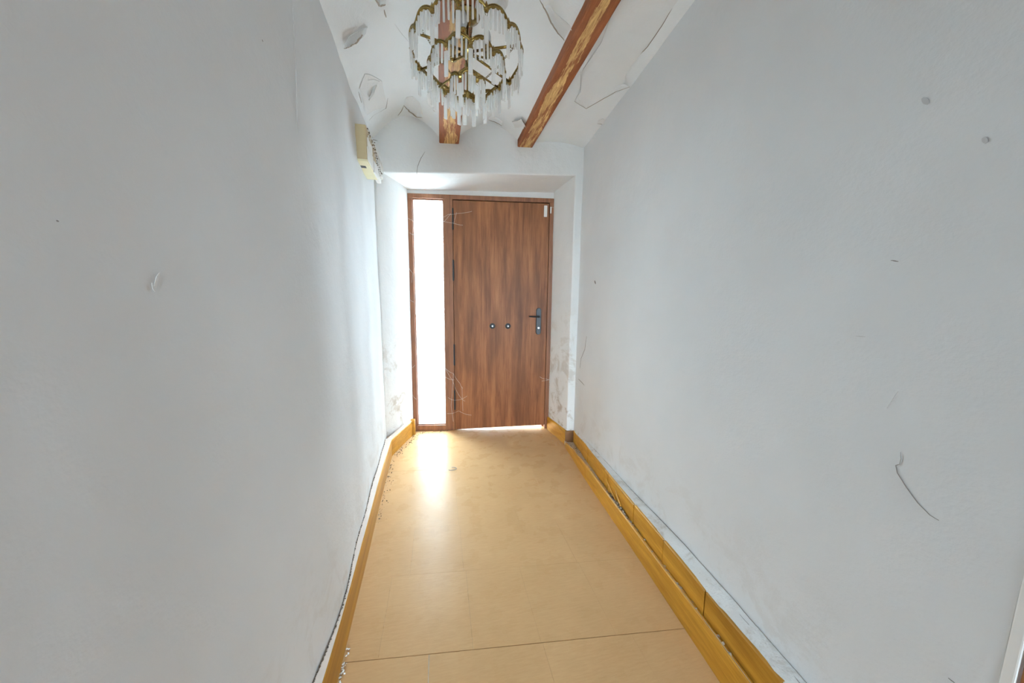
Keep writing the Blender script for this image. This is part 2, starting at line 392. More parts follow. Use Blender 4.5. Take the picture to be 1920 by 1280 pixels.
# ceiling: plaster vaults between beams
xs = lin(110, -0.62, 1.30); ys = lin(120, REAR_Y, 2.78)
ceiling = mesh_obj('ceiling', slab_grid(lambda x, y: (x, y, ceil_z(x, y)), xs, ys, (0, 0, 0.45)), M['ceil'], smooth_shade=True)
tag(ceiling, 'white vaulted plaster ceiling with flaking paint', 'ceiling', kind='structure')
for k, (b, seed) in enumerate(((B1, 3.1), (B2, 7.7))):
    bm = bmesh.new(); y0, y1 = REAR_Y, LY(b[0])+0.03
    box(bm, b[0], b[1], y0, y1, BZ, 2.46); bevel(bm, 0.008, 2)
    for v in bm.verts: pass
    beam = mesh_obj('beam', bm, beam_mat('worn_beam_%d' % k, (b[0]+b[1])/2, (b[1]-b[0])*0.30, seed), ceiling)
    beam['label'] = 'red-brown beam worn to pale wood along its middle'
# curling paint on the ceiling
def flake(rows, drops, name='paint_flake', thick=0.002, n=4):
    bm = bmesh.new(); P = []
    for r, d in zip(rows, drops):
        pts = [on_ceiling(*p, d) for p in r]
        line = []
        for a, b in zip(pts, pts[1:]):
            for q in range(n): line.append(a.lerp(b, q/n))
        line.append(pts[-1])
        P.append((line, d))
    fine = []
    for (A, da), (B, db) in zip(P, P[1:]):
        for q in range(5):
            k = q/5
            fine.append([(a.lerp(b, k), lerp(da, db, k*k)) for a, b in zip(A, B)])
    fine.append([(p, P[-1][1]) for p in P[-1][0]])
    V, U = [], []
    for line in fine:
        row = [Vector((p.x, p.y, ceil_z(p.x, p.y)-0.0025-d-0.0015*nz(p, 25, 2))) for p, d in line]
        V.append([bm.verts.new(p) for p in row]); U.append([bm.verts.new(p+Vector((0, 0, thick))) for p in row])
    nr, nc = len(V), len(V[0])
    for i in range(nr-1):
        for j in range(nc-1):
            bm.faces.new((V[i][j], V[i][j+1], V[i+1][j+1], V[i+1][j])); bm.faces.new((U[i][j], U[i+1][j], U[i+1][j+1], U[i][j+1]))
    rim = [(0, j) for j in range(nc)]+[(i, nc-1) for i in range(1, nr)]+[(nr-1, j) for j in range(nc-2, -1, -1)]+[(i, 0) for i in range(nr-2, 0, -1)]
    for (p, q), (e, f) in zip(rim, rim[1:]+rim[:1]): bm.faces.new((V[p][q], V[e][f], U[e][f], U[p][q]))
    return mesh_obj(name, bm, M['paint'], ceiling)
flake([[(1168, -40), (1215, -40), (1300, -40)], [(1152, 15), (1200, 15), (1262, 12)], [(1128, 78), (1170, 75), (1224, 70)], [(1092, 132), (1130, 132), (1176, 133)], [(1089, 172), (1120, 165), (1166, 158)], [(1077, 189), (1100, 202), (1180, 163)]],
      [0.002, 0.003, 0.004, 0.006, 0.012, 0.032])['label'] = 'large grey sheet of paint sagging off the ceiling'
flake([[(690, 50), (674, 56), (655, 68), (645, 84)], [(686, 62), (672, 78), (660, 86), (646, 90)]], [0, 0.030])
flake([[(684, 138), (700, 142), (716, 152)], [(674, 165), (698, 182), (722, 180)], [(688, 215), (703, 206), (727, 200)]], [0.002, 0.006, 0.016])
flake([[(690, 150), (700, 148), (712, 152)], [(692, 186), (693, 188), (700, 170)]], [0.006, 0.030])
flake([[(763, 182), (775, 180), (788, 194), (793, 213)], [(757, 197), (769, 209), (780, 218), (791, 220)]], [0, 0.038])
flake([[(822, 216), (818, 190), (811, 170)], [(813, 208), (803, 196), (800, 178)]], [0, 0.022])
flake([[(1032, 12), (1044, 26), (1058, 38), (1072, 56)], [(1021, 14), (1033, 40), (1046, 60), (1057, 74)]], [0, 0.030])
flake([[(965, 239), (975, 238), (980, 236), (987, 246)], [(960, 228), (970, 226), (977, 222), (985, 236)]], [0, 0.026])
flake([[(922, 217), (932, 221), (942, 229)], [(916, 224), (929, 228), (940, 235)]], [0, 0.020])
flake([[(922, 8), (930, 6), (936, 0), (940, -10)], [(932, 20), (945, 21), (952, 9), (954, -5)]], [0, 0.034])
flake([[(706, -14), (716, -12), (726, -3)], [(703, -4), (712, 11), (722, 8)]], [0, 0.022])
flake([[(1122, 225), (1130, 222), (1139, 226)], [(1120, 231), (1130, 232), (1139, 234)]], [0, 0.008])

# cracks and scuffs, plus shade painted along the flake edges
M['gap'] = plain('plaster_gap_or_shade', (0.30, 0.25, 0.20), 0.95)  # dark tone for plaster gaps and for shade painted under flake edges
def strip(pts, nrm, width, parent, name='crack_or_shade', mat='crack_or_shade', wob=0.3):
    bm = bmesh.new(); nrm = Vector(nrm).normalized(); L, R_ = [], []
    fine = []
    for a, b in zip(pts, pts[1:]):
        for q in range(4): fine.append(a.lerp(b, q/4)+Vector((nz(a+b*q, 40, 1), nz(a+b*q, 40, 7), nz(a+b*q, 40, 3)))*width*wob)
    fine.append(pts[-1]); n = len(fine)
    for i, p in enumerate(fine):
        t_ = (fine[min(i+1, n-1)]-fine[max(i-1, 0)]).normalized(); s_ = t_.cross(nrm).normalized()
        ww = width*0.5*(0.25+0.75*math.sin(math.pi*(i+0.5)/n))
        L.append(bm.verts.new(p+s_*ww)); R_.append(bm.verts.new(p-s_*ww))
    L2 = [bm.verts.new(v.co-nrm*0.0006) for v in L]; R2 = [bm.verts.new(v.co-nrm*0.0006) for v in R_]
    for i in range(n-1):
        for q in ((L[i], L[i+1], R_[i+1], R_[i]), (L2[i], R2[i], R2[i+1], L2[i+1]), (L[i], L2[i], L2[i+1], L[i+1]), (R_[i], R_[i+1], R2[i+1], R2[i])): bm.faces.new(q)
    bm.faces.new((L[0], R_[0], R2[0], L2[0])); bm.faces.new((L[-1], L2[-1], R2[-1], R_[-1]))
    return mesh_obj(name, bm, M[mat], parent)
def right_px(pts, off=0.0015):
    o = []
    for p in pts:
        q = on_plane(*p, (XR(0), 0, 0), (1, -0.085, 0)); q.x = right_wall(q.y, q.z)-off; o.append(q)
    return o
def left_px(pts, off=0.0015):
    o = []
    for p in pts:
        q = on_plane(*p, (-0.38, 1.4, 0), (1, 0.035, 0))
        for _ in range(20):
            x = left_wall(q.y, q.z); q = on_plane(*p, (x, 0, 0), (1, 0, 0))
        q.x = left_wall(q.y, q.z)+off; o.append(q)
    return o
def lintel_px(pts, off=0.007): return [on_plane(*p, (1.043, 2.46-off, 0), (-0.134, -0.991, 0)) for p in pts]
RN = (-1, 0.085, 0)
M['scuff'] = plain('grey_scuff', (0.30, 0.28, 0.26), 0.9)
M['smudge_or_shade'] = plain('grey_smudge_or_shade', (0.54, 0.54, 0.54), 0.9)  # also the tone of the softer shade lines painted beside flakes
def ceil_crack_or_shade(pts, width, drop=0.002, mat='gap'):  # strips along flake edges are painted shade, the others are cracks
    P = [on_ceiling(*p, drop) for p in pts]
    strip([Vector((p.x, p.y, ceil_z(p.x, p.y)-drop)) for p in P], (0, 0, -1), width, ceiling, 'crack_or_shade', mat)
ceil_crack_or_shade([(1077, 190), (1099, 204), (1125, 189), (1155, 172), (1181, 163)], 0.004, 0.036)
ceil_crack_or_shade([(1264, 9), (1240, 50), (1214, 88), (1190, 112), (1172, 138)], 0.004)
ceil_crack_or_shade([(1089, 134), (1089, 160), (1088, 178)], 0.003, 0.002, 'smudge_or_shade')
ceil_crack_or_shade([(680, 66), (668, 80), (657, 87), (645, 91)], 0.016, 0.036)
ceil_crack_or_shade([(727, 184), (724, 203), (714, 209), (700, 217), (692, 226)], 0.006, 0.020, 'smudge_or_shade')
ceil_crack_or_shade([(692, 188), (698, 176), (706, 160)], 0.012, 0.034, 'smudge_or_shade')
ceil_crack_or_shade([(674, 166), (680, 160), (686, 155)], 0.008, 0.003, 'smudge_or_shade')
ceil_crack_or_shade([(757, 198), (768, 209), (780, 219), (792, 221)], 0.012, 0.043)
ceil_crack_or_shade([(757, 198), (753, 208), (746, 217)], 0.004)
ceil_crack_or_shade([(1012, 0), (1022, 18), (1033, 42), (1046, 62), (1058, 76)], 0.007, 0.034)
ceil_crack_or_shade([(960, 228), (970, 227), (976, 223)], 0.006)
ceil_crack_or_shade([(977, 222), (982, 230), (985, 238)], 0.007)
ceil_crack_or_shade([(916, 225), (929, 229), (941, 236)], 0.006, 0.025)
ceil_crack_or_shade([(1120, 232), (1130, 233), (1140, 235)], 0.004)
ceil_crack_or_shade([(703, -3), (712, 12), (723, 9)], 0.010, 0.026)
ceil_crack_or_shade([(672, 172), (675, 183), (678, 193)], 0.003)
ceil_crack_or_shade([(740, 45), (752, 62), (766, 78)], 0.002, 0.002, 'smudge_or_shade')
ceil_crack_or_shade([(720, 18), (722, 26), (724, 33)], 0.006)
strip(right_px([(1690, 847), (1691, 860), (1688, 870), (1681, 872), (1684, 886), (1700, 912), (1722, 942), (1745, 965), (1762, 975)]), RN, 0.0016, wr, 'scuff_mark', 'scuff', 0.2)
strip(right_px([(1670, 488), (1684, 490)]), RN, 0.002, wr, 'scuff_mark', 'scuff')
strip(right_px([(1685, 733), (1664, 765)]), RN, 0.0012, wr, 'scuff_mark', 'smudge_or_shade')
strip(right_px([(1605, 630), (1622, 631)]), RN, 0.0012, wr, 'scuff_mark', 'smudge_or_shade')
strip(right_px([(1731, 184), (1737, 190), (1742, 195)]), RN, 0.008, wr, 'smudge_or_shade', 'smudge_or_shade', 0.0)
strip(right_px([(1844, 258), (1850, 268)]), RN, 0.006, wr, 'smudge_or_shade', 'smudge_or_shade', 0.0)
strip(right_px([(1115, 526), (1117, 532)]), RN, 0.012, wr, 'nail_hole', 'crack_or_shade', 0.0)
strip(right_px([(1100, 630), (1097, 655), (1090, 672), (1088, 690)]), RN, 0.004, wr)
strip(right_px([(1078, 520), (1082, 545), (1078, 575)]), RN, 0.003, wr)
strip(right_px([(1085, 710), (1096, 722)]), RN, 0.004, wr)
strip(right_px([(1780, 1270), (1792, 1279)]), RN, 0.0015, wr, 'scuff_mark', 'scuff')
strip(left_px([(547, 2), (552, 80), (555, 160), (557, 250)]), (1, 0, 0), 0.0008, wl, 'crack_or_shade', 'smudge_or_shade')
strip(left_px([(283, 530), (287, 545), (293, 520), (297, 512)]), (1, 0, 0), 0.004, wl, 'plaster_ridge', 'paint', 0.0)
strip(left_px([(490, 74), (492, 78)]), (1, 0, 0), 0.002, wl, 'nail_hole', 'scuff', 0)
strip(left_px([(103, 413), (107, 415)]), (1, 0, 0), 0.0015, wl, 'nail_hole', 'scuff', 0)
strip(lintel_px([(781, 328), (783, 312), (789, 297), (797, 284)]), (0, -1, 0), 0.004, lin_o, 'crack_or_shade', 'scuff')
strip(lintel_px([(695, 262), (702, 262), (708, 264)]), (0, -1, 0), 0.004, lin_o, 'crack_or_shade', 'scuff')

# ------------------------------------------------------------------ skirtings
# left: one long varnished board with a flat top
XB = curve([(-3, -0.325), (0.3, -0.328), (0.975, -0.336), (1.18, -0.342), (1.5, -0.352), (1.985, -0.370), (2.52, -0.383)])
def board(path, h, back, nseg=None):
    """path: list of (front xy, back xy); a board standing along it with a rounded top edge"""
    bm = bmesh.new(); rings = []
    for (fx, fy), (bx, by) in path:
        hh = h((fx+bx)/2, (fy+by)/2) if callable(h) else h
        k = 0.22
        prof = [(fx, fy, 0.0), (fx, fy, hh-0.006), (lerp(fx, bx, k*0.4), lerp(fy, by, k*0.4), hh-0.0015), (lerp(fx, bx, k), lerp(fy, by, k), hh), (bx, by, hh), (bx, by, 0.0)]
        rings.append([bm.verts.new(p) for p in prof])
    for A, B in zip(rings, rings[1:]):
        n = len(A)
        for i in range(n): bm.faces.new((A[i], A[(i+1) % n], B[(i+1) % n], B[i]))
    bm.faces.new(rings[0]); bm.faces.new(rings[-1][::-1]); return bm
path = [((XB(y), y), (XL(y)+0.001, y)) for y in lin(40, REAR_Y, 2.515)]
bl = mesh_obj('baseboard_left', board(path, 0.142, None), M['skirt'])
tag(bl, 'long yellow varnished skirting board along the uneven wall', 'skirting', kind='structure')
M['topsheen'] = plain('painted_top_sheen', (0.70, 0.60, 0.52), 0.35, var=0.08)  # pale colour stands in for the bright wall's grazing reflection
def top_sheen(path, h, parent):
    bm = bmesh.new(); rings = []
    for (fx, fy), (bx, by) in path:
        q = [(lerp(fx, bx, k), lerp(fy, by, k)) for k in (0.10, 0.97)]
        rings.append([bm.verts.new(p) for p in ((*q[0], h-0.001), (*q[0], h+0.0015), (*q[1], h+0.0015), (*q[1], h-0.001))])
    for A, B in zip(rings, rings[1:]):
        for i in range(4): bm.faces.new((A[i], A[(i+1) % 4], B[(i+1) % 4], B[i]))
    bm.faces.new(rings[0]); bm.faces.new(rings[-1][::-1]); mesh_obj('top_sheen', bm, M['topsheen'], parent)['label'] = 'pale top strip painted as reflected wall light'
top_sheen(path, 0.142, bl)
path = [((-0.383, 2.517), (-0.425, 2.535)), ((-0.258, 2.900), (-0.300, 2.905))]
b2 = mesh_obj('baseboard_reveal_left', board(path, 0.130, None), M['skirt'])
tag(b2, 'short varnished skirting running to the glass sidelight', 'skirting', kind='structure')
top_sheen(path, 0.130, b2)
bm = bbox(-0.275, -0.240, 2.895, 2.94, 0, 0.135, 0.003); mesh_obj('end_block', bm, M['skirt'], b2)
path = [((1.006, 2.458), (1.030, 2.462)), ((0.962, 2.80), (0.99, 2.81))]
b3 = mesh_obj('baseboard_reveal_right', board(path, 0.118, None), M['skirt'])
tag(b3, 'short varnished skirting along the stained reveal', 'skirting', kind='structure')
bm = prism([(1.004, 2.452), (1.083, 2.441), (1.085, 2.460), (1.010, 2.470)], 0, 0.118); bevel(bm, 0.002, 1)
mesh_obj('corner_block', bm, M['brownblock'], b3)['label'] = 'dark brown corner block'
# dark gap and crumbling plaster along the left board
# right: a low kerb, a second course of tiles behind it, bare plaster ledge above
XK = curve([(-0.3, 0.768), (0.727, 0.851), (1.268, 0.896), (1.9, 0.938), (2.36, 0.985)])
HK = smooth([(-0.3, 0.125), (0.73, 0.125), (1.27, 0.108), (1.9, 0.100), (2.15, 0.080), (2.40, 0.045)])
ST = curve([(-1, 0.064), (1.3, 0.064), (1.97, 0.052), (2.45, 0.004)])
def XT(y): return XR(y) - ST(y)
def trace(pts, plane_x):
    out = []
    for p in pts:
        q = on_plane(*p, (plane_x(1.3), 0, 0), (1, 0, 0))
        for _ in range(40): q = q.lerp(on_plane(*p, (plane_x(q.y), 0, 0), (1, 0, 0)), 0.6)
        out.append((q.y, q.z))
    out.sort(); out.insert(0, (out[0][0]-0.8, out[0][1])); return curve(out)
TB = trace([(1075, 833), (1095, 864), (1190, 991), (1270, 1091), (1350, 1200), (1406, 1280)], XT)
TT = trace([(1078, 812), (1095, 830), (1190, 948), (1270, 1043), (1350, 1143), (1448, 1257)], XT)
LD = trace([(1078, 806), (1095, 822), (1190, 928), (1270, 1010), (1350, 1098), (1503, 1275)], XR)
br_ = empty('baseboard_right', (0, 0, 0)); tag(br_, 'stepped skirting of yellow tiles and kerb with crumbling mortar', 'skirting', kind='structure')
def course(name, joints, fx, depth, z0, z1, gap):
    for a, b in zip(joints, joints[1:]):
        bm = bmesh.new(); jit = random.uniform(-0.0015, 0.0015); yy = lin(6, a+gap, b-gap); R0 = []
        for y in yy:
            x = fx(y)+jit; R0.append([bm.verts.new(p) for p in ((x, y, z0(y)), (x, y, z1(y)-0.004), (x+0.003, y, z1(y)), (x+depth, y, z1(y)), (x+depth, y, z0(y)))])
        for A, B in zip(R0, R0[1:]):
            for i in range(5): bm.faces.new((A[i], A[(i+1) % 5], B[(i+1) % 5], B[i]))
        bm.faces.new(R0[0]); bm.faces.new(R0[-1][::-1]); mesh_obj(name, bm, M['skirt'], br_)
course('kerb_board', [0.285, 0.58, 1.915, 2.40], XK, 0.012, lambda y: 0.0, HK, 0.0012)
course('skirting_tile', [0.285, 0.56, 0.84, 1.085, 1.335, 1.645, 1.70, 2.0, 2.24, 2.448], XT, 0.010, lambda y: TB(y)-0.03, TT, 0.0024)
def fill_pt(y, k):
    x = lerp(XK(y)+0.005, XT(y)+0.004, k); z = lerp(HK(y)+0.002, max(TB(y), HK(y)-0.02), k)
    return (x, y, z + (0.010*nz((x*3, y, 0), 14, 3) - 0.004)*math.sin(math.pi*k))
bm = slab_grid(fill_pt, lin(160, 0.285, 2.43), lin(7, 0, 1), (0, 0, -0.03)); mesh_obj('mortar_bed', bm, M['mortar'], br_)
def ledge_pt(y, k):
    x = lerp(XT(y)+0.004, XR(y)+0.006, k); z = lerp(TT(y)-0.001, LD(y)+0.012, k)
    return (x, y, z + 0.006*nz((x*2, y, 0), 9, 5)*math.sin(math.pi*min(k*1.2, 1)) + 0.003*nz((x*4, y, 0), 30, 6)*k)
bm = slab_grid(ledge_pt, lin(200, 0.285, 2.44), lin(9, 0, 1), (0.012, 0, -0.02)); lo = mesh_obj('plaster_ledge', bm, M['ledge'], br_, smooth_shade=True)
strip([Vector((right_wall(y, LD(y)+0.012)-0.004, y, LD(y)+0.013+0.004*nz((y, 0, 0), 11, 3))) for y in lin(60, 0.30, 2.0)], RN, 0.0035, br_, 'crack_or_shade', 'scuff')
strip([Vector((XR(y)-0.020, y, lerp(TT(y), LD(y), 0.55)+0.006)) for y in lin(14, 0.42, 0.75)], (-0.5, 0, 1), 0.003, br_, 'crack_or_shade', 'scuff')
# crumbs: too many to count
def crumbs(name, pts, size, mat, parent=None):
    bm = bmesh.new()
    for p in pts:
        s = size*random.uniform(0.4, 1.5); q = Matrix.Rotation(random.uniform(0, 6), 4, Vector((random.random(), random.random(), random.random()+0.01)).normalized())
        vs = [bm.verts.new(Vector(p)+q @ Vector(d)*s) for d in ((1, 0, 0), (-1, 0, 0.1), (0, 0.8, 0), (0, -0.9, 0), (0, 0, 0.7), (0, 0.1, -0.6))]
        for f in ((0, 2, 4), (2, 1, 4), (1, 3, 4), (3, 0, 4), (2, 0, 5), (1, 2, 5), (3, 1, 5), (0, 3, 5)): bm.faces.new([vs[i] for i in f])
    return mesh_obj(name, bm, M[mat], parent)
pts = []
for i in range(240):
    y = random.gauss(1.46, 0.09) if i < 150 else random.uniform(0.5, 2.38); k = random.uniform(0.1, 0.95)
    x, yy, z = fill_pt(y, k); pts.append((x, y, z+(0.012*random.random() if i < 150 else 0.002)))
tag(crumbs('rubble', pts, 0.006, 'debris', br_), kind='stuff')
pts = [(fill_pt(y, k)[0], y, fill_pt(y, k)[2]+0.016*random.random()) for y, k in ((random.gauss(1.50, 0.05), random.uniform(0.2, 0.9)) for _ in range(60))]
tag(crumbs('dark_rubble', pts, 0.006, 'dirt', br_), kind='stuff')
for a, b in (((0.955, 1.58, 0.16), (0.915, 1.44, 0.125)), ((0.95, 1.66, 0.15), (0.93, 1.50, 0.10))):
    bm = bmesh.new(); tube(bm, [a, b], 0.003, 5); mesh_obj('wood_splinter', bm, M['skirt'], br_)
pts = [(XB(y)+abs(random.gauss(0, 0.016))+0.004, y, 0.0015) for y in (random.uniform(1.7, 2.5) for _ in range(70))]
for _ in range(110):
    k = random.random(); pts.append((lerp(-0.375, -0.25, k)+abs(random.gauss(0, 0.03)), lerp(2.53, 2.9, k)-abs(random.gauss(0, 0.02)), 0.0015))
pts += [(random.uniform(-0.24, 0.05), 2.94-random.random()*0.03, 0.002) for _ in range(50)]
tag(crumbs('floor_crumbs', pts, 0.0035, 'dirt'), 'dark crumbs of dirt scattered along the skirting near the sidelight', 'crumbs', kind='stuff')
pts = [(random.uniform(0.93, 0.99)-0.01, random.uniform(2.45, 2.8), 0.0015) for _ in range(50)]
tag(crumbs('reveal_crumbs', pts, 0.003, 'debris'), 'pale plaster crumbs on the floor below the stained reveal', 'crumbs', kind='stuff')
pts = [(XB(y)+0.003+abs(random.gauss(0, 0.008)), y, 0.002) for y in (random.gauss(1.0, 0.035) for _ in range(26))]
tag(crumbs('sawdust_crumbs', pts, 0.0035, 'ledge'), 'small heap of pale crumbs against the long skirting board', 'crumbs', kind='stuff')
# ragged dirt-filled joint behind the left board
pts = [(XL(y)+0.001+0.003*random.random(), y, 0.143+0.004*random.random()) for y in (random.uniform(0.75, 2.5) for _ in range(520))]
tag(crumbs('joint_dirt', pts, 0.0019, 'dirt', bl), kind='stuff')
# curl of wire on the floor
bm = bmesh.new(); o0 = on_z(848, 879, 0.003)
tube(bm, [o0+Vector((0.030*math.cos(a), 0.020*math.sin(a), 0.002)) for a in lin(14, -2.6, 1.7)], 0.0022, 5)
tag(mesh_obj('wire_curl', bm, M['scuff']), 'small curled bit of grey wire lying on the floor seam', 'wire')

# ------------------------------------------------------------------ side door at the end of the right wall
d2 = empty('door_2', (XR(0.28), 0.28, 0), math.atan2(-0.085, 1.0)); tag(d2, 'brown wooden side door in white casing', 'door', kind='structure')
mesh_obj('casing', bbox(-0.003, 0.10, -0.014, 0.0, 0, 2.08, 0.002), M['whiteplastic'], d2)
mesh_obj('casing', bbox(-0.012, 0.10, -0.86, -0.84, 0, 2.08, 0.003), M['whiteplastic'], d2)
mesh_obj('casing', bbox(-0.012, 0.10, -0.86, 0.004, 2.05, 2.10, 0.003), M['whiteplastic'], d2)
lf = mesh_obj('door_leaf', bbox(0.0, 0.04, -0.839, -0.017, 0.005, 2.048, 0.002), M['reddoor'], d2)

# ------------------------------------------------------------------ entrance door with sidelight (x along the wall, y outward)
d1 = empty('door_1', (-0.248, 2.981, 0), THD); tag(d1, 'brown wood-grain entrance door with a tall narrow glass sidelight', 'door', kind='structure')
W, TOP = 1.226, 2.082
def part(name, b, mat, parent=d1, label=None):
    o = mesh_obj(name, b, M[mat], parent)
    if label: o['label'] = label
    return o
part('frame_stile', bbox(-0.012, 0.026, 0.0, 0.07, 0, TOP, 0.003), 'frame')
part('frame_stile', bbox(1.201, W+0.02, 0.0, 0.07, 0, TOP, 0.003), 'frame')
part('mullion', bbox(0.282, 0.362, 0.002, 0.07, 0, TOP-0.03, 0.003), 'frame')
mesh_obj('packing_strip', bbox(-0.05, W+0.08, 0.01, 0.09, TOP-0.004, TOP+0.09, 0), M['lintel'], d1)
part('head_rail', bbox(0.0, W, -0.002, 0.07, 2.046, TOP, 0.003), 'frame')
part('bottom_rail', bbox(0.026, 0.282, 0.002, 0.07, 0, 0.052, 0.003), 'frame')
part('door_stop', bbox(0.300, 0.385, 0.0565, 0.075, 0, 2.05, 0), 'frame')
part('door_stop', bbox(1.182, 1.21, 0.0565, 0.075, 0, 2.05, 0), 'frame')
part('door_stop', bbox(0.36, 1.21, 0.0565, 0.075, 2.02, 2.06, 0), 'frame')
part('glass_pane', bbox(0.028, 0.280, 0.036, 0.042, 0.05, 2.045, 0), 'glass')
for a in ((0.024, 0.032, 0.052, 2.046), (0.276, 0.284, 0.052, 2.046)):
    part('glazing_bead', bbox(a[0], a[1], 0.016, 0.036, a[2], a[3], 0.002), 'frame')
for a in ((0.052, 0.060), (2.036, 2.046)):
    part('glazing_bead', bbox(0.032, 0.276, 0.016, 0.036, a[0], a[1], 0.002), 'frame')
bm = bmesh.new(); x0, x1 = 0.3655, 1.1985
hexa(bm, [(x0, 0.006, 0.006), (x1, 0.006, 0.034), (x1, 0.055, 0.034), (x0, 0.055, 0.006), (x0, 0.006, 2.040), (x1, 0.006, 2.040), (x1, 0.055, 2.040), (x0, 0.055, 2.040)])
bevel(bm, 0.0025, 2); leaf = part('door_leaf', bm, 'door')
for za, zb_ in ((1.80, 1.97), (1.37, 1.54), (0.615, 0.80), (0.20, 0.375)):
    bm = bmesh.new(); lathe(bm, [(0.003, za-0.006), (0.007, za), (0.007, (za+zb_)/2-0.001), (0.006, (za+zb_)/2), (0.007, (za+zb_)/2+0.001), (0.007, zb_), (0.003, zb_+0.006)], 10, (0.364, 0.001, 0))
    part('hinge', bm, 'black')
# lever handle on its back plate
bm = bmesh.new(); N = 10; zc0, zc1, rr = 0.918, 1.112, 0.024
prof = [(rr*math.cos(a), zc1+rr*math.sin(a)) for a in lin(N, 0, math.pi)]+[(rr*math.cos(a), zc0+rr*math.sin(a)) for a in lin(N, math.pi, 2*math.pi)]
A = [bm.verts.new((1.124+x, 0.006, z)) for x, z in prof]; B = [bm.verts.new((1.124+x*0.82, -0.003, lerp(z, 1.015, 0.02))) for x, z in prof]
bm.faces.new(A); bm.faces.new(B[::-1])
for i in range(len(A)): bm.faces.new((A[i], A[(i+1) % len(A)], B[(i+1) % len(A)], B[i]))
part('handle_plate', bm, 'black', leaf, 'black lock plate with rounded ends')
bm = bmesh.new(); tube(bm, [(1.124, 0.0, 1.058), (1.124, -0.045, 1.058), (1.118, -0.052, 1.058), (1.09, -0.052, 1.059), (1.045, -0.050, 1.060), (1.030, -0.048, 1.060)], 0.008, 8, taper=[1.2, 1, 1, 0.95, 0.85, 0.6])
part('lever', bm, 'black', leaf)
bm = bmesh.new(); lathe(bm, [(0.008, -0.006), (0.008, 0.004)], 12)
bmesh.ops.rotate(bm, verts=bm.verts[:], matrix=Matrix.Rotation(math.pi/2, 3, 'X')); bmesh.ops.translate(bm, verts=bm.verts[:], vec=(1.124, -0.004, 0.955))
part('lock_cylinder', bm, 'steel', leaf)
for u in (0.706, 0.846):
    bm = bmesh.new(); lathe(bm, [(0.024, 0.0), (0.025, 0.004), (0.020, 0.010), (0.013, 0.011), (0.012, 0.016), (0.006, 0.018)], 20)
    bmesh.ops.rotate(bm, verts=bm.verts[:], matrix=Matrix.Rotation(math.pi/2, 3, 'X')); bmesh.ops.translate(bm, verts=bm.verts[:], vec=(u, 0.006, 0.970))
    k = part('door_bolt_cover', bm, 'black', leaf)
    bm = bmesh.new(); lathe(bm, [(0.008, 0.0), (0.008, 0.004), (0.003, 0.005)], 12)
    bmesh.ops.rotate(bm, verts=bm.verts[:], matrix=Matrix.Rotation(math.pi/2, 3, 'X')); bmesh.ops.translate(bm, verts=bm.verts[:], vec=(u, -0.012, 0.970))
    part('bolt_centre', bm, 'steel', leaf)
sn = part('alarm_contact', bbox(1.150, 1.178, -0.010, 0.006, 1.925, 2.020, 0.004), 'whiteplastic', leaf, 'white plastic alarm contact')
part('alarm_magnet', bbox(1.204, 1.214, -0.012, 0.0, 1.955, 2.010, 0.003), 'whiteplastic', d1, 'white plastic alarm contact')

# cobwebs
def web(pxs, depth, label, r=0.0006):
    root = empty('cobweb', on_plane(*pxs[0][0], (-0.248-0.134*depth, 2.981-0.991*depth, 0), (-0.134, -0.991, 0)))
    tag(root, label, 'cobweb', 'cobwebs around the entrance')
    for pts in pxs:
        bm = bmesh.new()
        P = [on_plane(*p, (-0.248-0.134*depth, 2.981-0.991*depth, 0), (-0.134, -0.991, 0))-root.location for p in pts]
        F_ = []
        for a, b in zip(P, P[1:]):
            for q in range(4): F_.append(a.lerp(b, q/4)+Vector((0, -0.01*math.sin(math.pi*q/4), -0.006*math.sin(math.pi*q/4))))
        F_.append(P[-1]); tube(bm, F_, r, 4); mesh_obj('strand', bm, M['web'], root)
    return root
web([[(828, 408), (840, 402), (858, 400), (885, 396)], [(830, 414), (850, 418), (868, 422)], [(845, 400), (832, 416)], [(856, 398), (850, 420)]], 0.02, 'thin cobweb strands near the upper hinge of the sidelight mullion')
web([[(835, 690), (850, 700), (862, 718), (868, 728)], [(836, 692), (848, 712), (860, 740), (872, 752)], [(834, 706), (852, 712)], [(838, 775), (860, 770), (884, 778)], [(840, 745), (856, 750), (876, 742)], [(850, 700), (846, 760), (850, 790)], [(866, 725), (868, 770)]], 0.02, 'tangle of cobweb strands low on the sidelight mullion')
web([[(764, 408), (772, 412), (780, 420)], [(766, 500), (774, 512), (772, 530)], [(768, 436), (776, 440)], [(768, 560), (776, 566)], [(770, 690), (778, 684)], [(774, 740), (781, 748)]], 0.02, 'short cobweb strands on the sidelight stile beside the reveal')
web([[(1012, 706), (1024, 710), (1038, 712)], [(1016, 714), (1034, 708)], [(1033, 388), (1050, 390)]], 0.05, 'few cobweb strands beside the right door stile')
web([[(1058, 690), (1063, 698)], [(1078, 712), (1090, 724)], [(1064, 640), (1072, 652), (1070, 668)]], 0.42, 'small cobweb wisps on the plastered pier')

